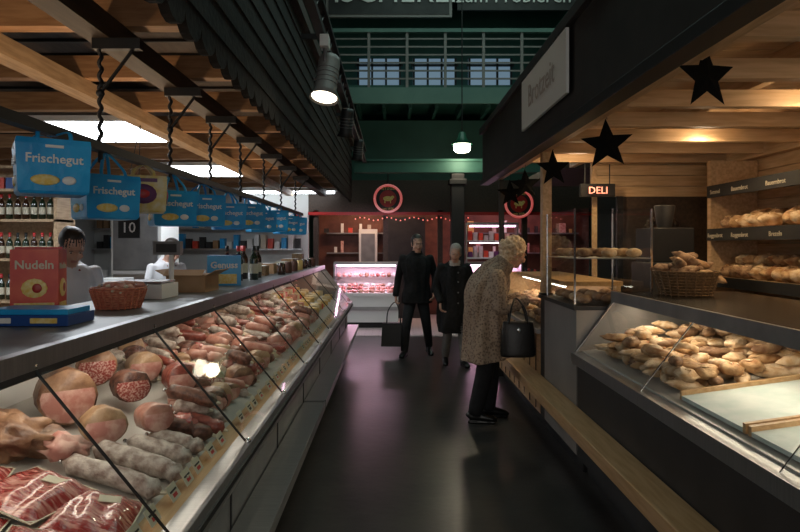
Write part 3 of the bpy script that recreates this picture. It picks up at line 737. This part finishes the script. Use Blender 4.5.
def neon(m):
    m.b(1.9,2.25,6.3,6.34,2.09,2.22,'black'); m.text('DELI',.10,TF(2.075,6.29,2.12),'red_em',.006)
    m.cyl((1.95,6.32,2.22),(1.95,6.32,2.42),.006,'black',5); m.cyl((2.2,6.32,2.22),(2.2,6.32,2.42),.006,'black',5)
one('neon_sign',neon)
def esp(m):
    m.b(2.2,2.6,5.3,5.75,0,.9,'dark'); m.b(2.2,2.6,5.3,5.75,.9,1.45,'dark'); m.b(2.24,2.56,5.25,5.3,1.05,1.2,'black'); m.b(2.22,2.58,5.32,5.7,1.45,1.75,'black')
    m.lathe([(0,0),(.06,0),(.09,.2),(0,.2)],(2.4,5.5,1.75),'dark',14); 
    for x in (2.32,2.48): m.cyl((x,5.27,1.05),(x,5.27,.99),.02,'chrome',8)
one('coffee_machine',esp,.01)
def wreath(m):
    for i in range(60):
        a=i*.105; m.ell((2.75+.16*math.cos(a),6.35+U(-.02,.02),1.72+.16*math.sin(a)),(.05,.03,.018),'darkbrown',6,5,(U(0,3),U(0,3),U(0,3)))
one('wreath',wreath)
DL=((2.4,2.3),(2.4,3.5),(2.4,4.8),(1.75,5.9))
def dl(m):
    for x,y in DL:
        m.lathe([(.04,.03),(.05,-.03),(.045,-.03),(.035,0),(0,0)],(x,y,2.54),'dark',14); m.lathe([(0,-.02),(.04,-.02)],(x,y,2.54),'bulb_em',10)
        m.b(x-.01,x+.01,y-.01,y+.01,2.55,2.655,'black')
one('canopy_downlights',dl)
def rs2(m):
    m.b(2.6,4.9,8.0,8.1,0,2.6,'dark'); m.b(2.2,4.9,8.1,10.6,2.6,2.7,'darkbrown')
    m.b(1.9,2.5,7.9,11,0,.9,'darkbrown'); m.b(1.85,2.55,7.85,11,.9,.94,'black')
    for i in range(12): bottle(m,(2.2,8.1+i*.22,.94),.28,mt='bottle_b')
one('neighbour_stall',rs2)
# ---------------------------------------------------------------- people
def head(m,X,hair,style):
    f0=len(m.F)
    m.ell((0,.012,.035),(.076,.094,.092),'skin',24,18,xf=X)
    if hair not in m.mats: m.mats.append(hair)
    hi=m.mats.index(hair); Xi=X.inverted()
    for i in range(f0,len(m.F)):
        c=Xi@(sum((m.V[k] for k in m.F[i]),Vector((0,0,0)))/len(m.F[i]))
        if c.y>-.035 or c.z>.092: m.MI[i]=hi
    m.ell((0,-.018,-.02),(.063,.076,.098),'skin',24,18,xf=X)
    m.ell((0,-.045,-.085),(.04,.042,.032),'skin',18,12,xf=X); m.ell((0,-.098,-.02),(.012,.02,.024),'skin',12,10,(.35,0,0),xf=X); m.ell((0,-.105,-.033),(.016,.014,.011),'skin',12,10,xf=X)
    m.ell((0,-.089,.032),(.045,.01,.009),'skin',14,8,xf=X)
    m.ell((0,-.085,-.062),(.02,.008,.006),'lip',14,10,xf=X)
    for s in (-1,1):
        m.ell((s*.076,.012,-.012),(.01,.02,.032),'skin',12,10,xf=X); m.ell((s*.04,-.065,-.03),(.022,.02,.022),'skin',12,10,xf=X)
    if style=='short':
        m.ell((0,.028,.054),(.084,.096,.09),hair,26,18,xf=X)
        for s in (-1,1): m.ell((s*.068,.02,.01),(.016,.045,.04),hair,16,10,xf=X)
        m.ell((0,.06,-.01),(.064,.052,.062),hair,18,12,xf=X)
    elif style=='bun':
        m.ell((0,.028,.05),(.086,.1,.092),hair,26,18,xf=X); m.ell((0,.125,.06),(.045,.04,.045),hair,16,12,xf=X); m.ell((0,.06,-.01),(.07,.055,.07),hair,18,12,xf=X)
    elif style=='curly':
        m.ell((0,.035,.05),(.095,.105,.098),hair,26,18,xf=X); m.ell((0,.06,-.03),(.082,.07,.08),hair,20,14,xf=X)
        rr=random.Random(3)
        for i in range(110):
            a=rr.uniform(0,2*math.pi); t=rr.uniform(-.75,1)
            q=math.sqrt(max(0,1-t*t)); d=Vector((q*math.cos(a)*.098,q*math.sin(a)*.11+.04,t*.105+.04))
            if d.y<-.045 and d.z<.075: continue
            if d.y<-.01 and d.z<.0: continue
            m.ell(d,(.021,.021,.019),hair,10,8,xf=X)
def hand(m,w,d,n,s,curl=.5,sc=1,mt='skin'):
    w=Vector(w);d=Vector(d).normalized();n=Vector(n);n=(n-d*n.dot(d)).normalized();s_=d.cross(n)*(1 if s>0 else -1)
    m.loft([w-d*.02,w+d*.02*sc,w+d*.055*sc,w+d*.088*sc,w+d*.096*sc],[(.024,.018),(.03,.017),(.04,.016),(.04,.013),(.03,.008)],mt,16,ref=s_,sub=3)
    for k,(o,L) in enumerate(((.029,.072),(.010,.08),(-.010,.074),(-.029,.058))):
        p=w+d*.082*sc+s_*o; P=[p-d*.02]; a=.15
        P.append(p)
        for q,l in enumerate((.45,.3,.25)):
            a+=curl*(.5+.35*q); p=p+(d*math.cos(a)+n*math.sin(a)+s_*(o*1.2))*L*l; P.append(p)
        m.capsule(P,[.009,.009,.0085,.008,.007],mt,8,3)
    p=w+d*.025*sc+s_*.026; P=[p,p+d*.02+s_*.022+n*.008,p+d*.045+s_*.032+n*.018,p+d*.068+s_*.032+n*.028]
    m.capsule(P,[.012,.011,.0095,.008],mt,8,3)
def shoe(m,a,ang=0,pitch=0,mt='shoe'):
    X=Matrix.Translation(a)@Matrix.Rotation(ang,4,'Z')@Matrix.Rotation(pitch,4,'X')
    m.loft([(0,.07,-.045),(0,.055,-.035),(0,0,-.03),(0,-.08,-.042),(0,-.15,-.055),(0,-.185,-.065)],[(.025,.03),(.038,.045),(.042,.05),(.045,.038),(.042,.028),(.02,.015)],mt,18,sub=3,xf=X)
    m.box((0,-.055,-.082),(.075,.22,.012),mt,xf=X); m.box((0,.045,-.08),(.065,.05,.02),mt,xf=X)
def finish(m,name,loc,rz,vox,extra=None,sc=1):
    o=m.build(name+'_src'); rm_=o.modifiers.new('r','REMESH'); rm_.mode='VOXEL'; rm_.voxel_size=vox; rm_.use_smooth_shade=True
    sm=o.modifiers.new('s','SMOOTH'); sm.factor=.5; sm.iterations=2
    bpy.context.view_layer.update()
    me=bpy.data.meshes.new_from_object(o.evaluated_get(bpy.context.evaluated_depsgraph_get()))
    kd=kdtree.KDTree(len(m.F)); 
    for i,f in enumerate(m.F):
        c=Vector((0,0,0))
        for k in f: c+=m.V[k]
        kd.insert(c/len(f),i)
    kd.balance(); me.materials.clear()
    for k in m.mats: me.materials.append(MATS[k])
    for p in me.polygons:
        _,i,_=kd.find(p.center); p.material_index=m.MI[i]; p.use_smooth=True
    me.name=name; bpy.data.objects.remove(o)
    ob=bpy.data.objects.new(name,me); bpy.context.scene.collection.objects.link(ob); ob.location=loc; ob.rotation_euler=(0,0,rz); ob.scale=(sc,)*3
    if extra: extra.build('details',parent=ob)
    return ob
def eyes(e,X,brow='hair_dark'):
    for s in (-1,1):
        e.ell((s*.029,-.084,.008),(.011,.006,.006),'scarf',10,8,xf=X); e.ell((s*.029,-.0885,.008),(.0055,.003,.0055),'eye',8,6,xf=X); e.ell((s*.031,-.093,.026),(.017,.004,.003),brow,8,6,xf=X)
# man walking towards the camera, bag in his right hand
m=M();e=M()
X=Matrix.Translation((.01,-.04,1.615))@Matrix.Rotation(.2,4,'X')@Matrix.Rotation(.25,4,'Z'); head(m,X,'hair_dark','short'); eyes(e,X)
m.loft([(0,.01,1.44),(0,0,1.5),(0.005,-.015,1.57)],[.062,.056,.055],'skin',20,sub=4)
m.loft([(0,.02,.76),(0,.02,.9),(0,.01,1.05),(0,0,1.2),(0,.0,1.32),(0,.01,1.40),(0,.015,1.455),(0,.01,1.50)],[(.205,.15),(.2,.15),(.19,.14),(.2,.14),(.21,.135),(.195,.115),(.12,.085),(.07,.07)],'coat_black',36,sub=5,wob=.25)
m.loft([(0,.0,1.44),(0,-.0,1.52)],[(.088,.088),(.078,.08)],'coat_black',24,sub=3)
m.capsule([(-.19,.01,1.40),(-.265,.05,1.13),(-.30,-.0,.89)],[.064,.055,.045],'coat_black',18,8,wob=.15); hand(m,(-.30,-.005,.865),(0,-.05,-1),(1,0,0),-1,.9)
m.capsule([(.19,.01,1.40),(.265,.06,1.14),(.25,-.12,.95)],[.064,.055,.045],'coat_black',18,8,wob=.15); hand(m,(.25,-.13,.93),(-.1,-.5,-1),(-1,0,0),1,.6)
m.capsule([(-.09,.02,.78),(-.14,-.12,.48),(-.17,-.10,.12)],[.09,.07,.055],'trouser',20,8)
m.capsule([(.09,.02,.78),(.14,.0,.48),(.18,.16,.15)],[.09,.07,.055],'trouser',20,8)
shoe(m,(-.17,-.10,.09),-.25); shoe(m,(.18,.16,.11),.25,.22)
n0=len(e.V)
e.prism([(-.17,.14),(.17,.14),(.15,.47),(-.15,.47)],-.06,.06,'leather')
e.b(-.152,.152,-.062,.062,.45,.475,'black')
for s in (-.04,.04): e.loft([(-.09,s,.47),(-.07,s*.6,.65),(0.03,-.0,.775),(.09,s*.6,.65),(.11,s,.47)],[.008]*5,'leather',8,sub=4)
for v in e.V[n0:]: v.x+=-.34; v.y-=.02
finish(m,'walking_man',(.34,9.0,0),-.05,.007,e)
# second customer, long dark coat, slightly stooped
m=M();e=M()
X=Matrix.Translation((.0,-.07,1.60))@Matrix.Rotation(.3,4,'X')@Matrix.Rotation(-.25,4,'Z'); head(m,X,'hair_grey','short'); eyes(e,X,'hair_grey')
m.loft([(0,.0,1.43),(0,-.02,1.49),(0,-.045,1.55)],[.06,.055,.055],'skin',20,sub=4)
m.loft([(0,.02,.47),(0,.02,.6),(0,.02,.9),(0,.01,1.1),(0,0,1.25),(0,.0,1.34),(0,.01,1.41),(0,.0,1.46),(0,-.01,1.49)],[(.235,.18),(.23,.18),(.215,.16),(.2,.145),(.21,.14),(.21,.13),(.19,.11),(.11,.085),(.07,.07)],'coat_black',36,sub=5,wob=.3,seed=4)
m.loft([(0,-.02,1.43),(0,-.025,1.50)],[(.09,.09),(.078,.08)],'scarf',24,sub=3)
m.capsule([(-.185,.01,1.40),(-.26,.05,1.13),(-.23,-.10,.93)],[.064,.056,.047],'coat_black',18,8,wob=.15); hand(m,(-.23,-.11,.905),(0,-.3,-1),(1,0,0),-1,.6)
m.capsule([(.185,.01,1.40),(.27,.03,1.14),(.27,-.02,.9)],[.064,.056,.047],'coat_black',18,8,wob=.15); hand(m,(.27,-.025,.875),(0,-.1,-1),(-1,0,0),1,.6)
m.capsule([(-.08,.02,.66),(-.1,.0,.46),(-.11,.12,.14)],[.08,.068,.055],'trouser_grey',20,8)
m.capsule([(.08,.0,.66),(.1,-.08,.47),(.11,-.12,.12)],[.08,.068,.055],'trouser_grey',20,8)
shoe(m,(-.11,.12,.1),-.15,.15); shoe(m,(.11,-.12,.09),.15)
for z in (.9,1.05,1.2,1.33): e.ell((.02,-.165,z),(.012,.006,.012),'greymetal',8,6)
finish(m,'customer_in_long_coat',(.82,8.3,0),.1,.007,e,.93)
# woman at the counter
m=M();e=M()
X=Matrix.Translation((0,-.2,1.49))@Matrix.Rotation(.42,4,'X')@Matrix.Rotation(.15,4,'Z'); head(m,X,'hair_blond','curly'); eyes(e,X,'hair_blond')
m.loft([(0,-.06,1.33),(0,-.12,1.4),(0,-.17,1.45)],[.06,.055,.055],'skin',20,sub=4)
m.loft([(0,.04,.55),(0,.05,.65),(0,.06,.85),(0,.06,.98),(0,.05,1.12),(0,.01,1.23),(0,-.03,1.32),(0,-.07,1.38),(0,-.1,1.41)],[(.24,.22),(.235,.215),(.22,.2),(.21,.185),(.205,.175),(.2,.16),(.18,.135),(.115,.1),(.075,.07)],'coat_brown',40,sub=6,wob=.3,seed=9)
m.loft([(0,-.05,1.345),(0,-.09,1.39),(0,-.12,1.43)],[(.10,.105),(.1,.105),(.085,.09)],'collar_fur',26,sub=4)
for s in (-1,1):
    m.capsule([(s*.175,-.02,1.29),(s*.225,-.03,1.1),(s*.225,-.05,1.02),(s*.17,-.25,1.08)],[.07,.064,.06,.05],'coat_brown',20,8,wob=.15)
    hand(m,(s*.165,-.275,1.088),(-s*.25,-1,.08),(0,0,-1),-s,.45)
m.capsule([(.08,.03,.7),(.09,.0,.46),(.09,.02,.12)],[.085,.08,.066],'trouser',20,8); shoe(m,(.09,.02,.09),.08)
m.capsule([(-.08,.06,.7),(-.09,.08,.46),(-.09,.16,.12)],[.085,.08,.066],'trouser',20,8); shoe(m,(-.09,.16,.09),-.08)
for z in (.8,.95,1.1): e.ell((.03,-.138,z),(.014,.014,.014),'black',8,6)
cx,cy=-.3,-.17
e.loft([(cx,cy,.62),(cx,cy,.64),(cx,cy,.8),(cx,cy,.9),(cx,cy,.92)],[(.05,.13),(.06,.15),(.05,.145),(.03,.13),(.012,.12)],'leather',20,sub=3)
for dx in (-.02,.02): e.loft([(cx+dx,cy-.08,.9),(cx+dx*2+.03,cy-.06,1.02),(cx+.09,cy,1.11),(cx+dx*2+.03,cy+.06,1.02),(cx+dx,cy+.08,.9)],[.008]*5,'leather',8,sub=4)
e.ell((cx-.045,cy,.85),(.008,.02,.02),'chrome',8,6)
finish(m,'woman_in_patterned_coat',(.91,5.70,0),math.pi/2,.006,e,1.02)
def staff(name,loc,rz,hair,style,sc=1,top='apron'):
    m=M();e=M()
    X=Matrix.Translation((0,-.1,1.58))@Matrix.Rotation(.5,4,'X'); head(m,X,hair,style); eyes(e,X)
    m.loft([(0,-.0,1.44),(0,-.04,1.5),(0,-.07,1.55)],[.06,.052,.052],'skin',20,sub=4)
    m.loft([(0,.02,.8),(0,.02,.95),(0,.01,1.1),(0,0,1.25),(0,.0,1.35),(0,.0,1.42),(0,-.0,1.47),(0,-.01,1.49)],[(.185,.14),(.18,.135),(.165,.12),(.18,.125),(.19,.12),(.17,.105),(.1,.08),(.065,.062)],top,32,sub=5,wob=.1)
    for s in (-1,1):
        m.capsule([(s*.175,.0,1.4),(s*.22,-.02,1.16),(s*.16,-.26,1.1)],[.055,.048,.036],top,18,8); hand(m,(s*.155,-.28,1.098),(-s*.2,-1,-.05),(0,0,-1),-s,.5)
        m.capsule([(s*.085,.02,.8),(s*.09,.0,.48),(s*.09,.03,.12)],[.09,.066,.05],'trouser',18,6); shoe(m,(s*.09,.03,.09))
    e.box((0,-.13,.75),(.32,.02,.5),'apron'); e.loft([(-.05,-.1,1.42),(0,.07,1.5),(.05,-.1,1.42)],[.008]*3,'shirt',8,sub=4)
    finish(m,name,loc,rz,.008,e,sc)
staff('shop_assistant',(-2.3,4.4,0),.75,'hair_dark','bun')
staff('shop_assistant',(-2.4,6.6,0),.9,'hair_dark','short',.97,'apron')
# ---------------------------------------------------------------- lights
def area(name,loc,rot,sx,sy,e,c):
    l=bpy.data.lights.new(name,'AREA'); l.shape='RECTANGLE'; l.size=sx; l.size_y=sy; l.energy=e; l.color=c
    o=bpy.data.objects.new(name,l); o.location=loc; o.rotation_euler=rot; bpy.context.scene.collection.objects.link(o); return o
def spotl(name,loc,tgt,e,c,ang=1.2,r=.05):
    l=bpy.data.lights.new(name,'SPOT'); l.energy=e; l.color=c; l.spot_size=ang; l.spot_blend=.6; l.shadow_soft_size=r
    o=bpy.data.objects.new(name,l); o.location=loc; o.rotation_euler=(Vector(tgt)-Vector(loc)).to_track_quat('-Z','Y').to_euler(); bpy.context.scene.collection.objects.link(o)
def point(name,loc,e,c,r=.08):
    l=bpy.data.lights.new(name,'POINT'); l.energy=e; l.color=c; l.shadow_soft_size=r; o=bpy.data.objects.new(name,l); o.location=loc; bpy.context.scene.collection.objects.link(o)
W=(1,.8,.56)
area('case_light_left',(-1.1,5,1.24),(0,.0,0),.05,7.8,10,(1,.85,.66))
area('case_light_right',(1.68,2.7,1.2),(0,0,0),.05,3.2,8.5,(1,.82,.58))
area('case_light_right_far',(1.6,6.5,1.22),(0,0,0),.05,1.8,5,W)
for p in PAN: area('panel_light',((p[0]+p[1])/2,(p[2]+p[3])/2,2.58),(0,0,0),.9,.9,16,(.88,.94,1))
area('back_lamp',(-2.2,12.1,2.6),(0,0,0),1.8,.1,10,(.88,.94,1))
for x,y in DL:
    spotl('downlight',(x,y,2.5),(x+.3,y,0),30,(1,.72,.40),2.6); point('canopy_fill',(x,y,2.38),3.6,(1,.74,.46))  # point lights are added fill to brighten the canopy ceiling
area('joist_fill',(-1.7,5,2.1),(math.pi,0,0),.06,7.5,20,(1,.7,.42))  # added upward fill for the joists, no fixture on the rail
area('overhead_fill',(1.5,7,7.5),(0,0,0),4,10,190,(.62,.88,.8))  # added soft fill from above, the ceiling has no opening
area('front_fill',(0,-3.0,2.2),(math.pi/2,0,0),4.2,3.6,58,(1,.93,.86))  # added fill from behind the camera to brighten the bags and aisle
spotl('track_spot',(-.5,4.25,2.55),(-1.1,3.2,.9),12,W,1.3,.04)
area('meat_light',(-.5,12.1,1.2),(0,0,0),1.1,.1,11,(1,.6,.82)); area('meat_light',(1.9,12.25,1.2),(0,0,0),1,.1,8,(1,.5,.78))
area('stall_light',(-.4,13.3,2.8),(0,0,0),1.6,.6,34,(1,.62,.42)); area('stall_light',(2.5,13.3,2.8),(0,0,0),2,.6,24,(1,.5,.6))
area('front_stall_light',(-.5,11.6,2.2),(.3,0,0),1.5,.1,9,(1,.7,.85))
point('pendant_light',(1.22,11,3.1),16,(1,.85,.6),.12)
w=bpy.data.worlds.new('w'); bpy.context.scene.world=w; w.use_nodes=True; w.node_tree.nodes['Background'].inputs[0].default_value=(.6,.62,.65,1); w.node_tree.nodes['Background'].inputs[1].default_value=.3
cd=bpy.data.cameras.new('cam'); cd.sensor_width=36; cd.clip_start=.05
cd.lens=28; cd.shift_x=7/800; cd.shift_y=-21/800
cam=bpy.data.objects.new('cam',cd); cam.location=(0,0,1.6); cam.rotation_euler=(math.pi/2,0,0); bpy.context.scene.collection.objects.link(cam); bpy.context.scene.camera=cam
bpy.context.scene.view_settings.view_transform='Standard'
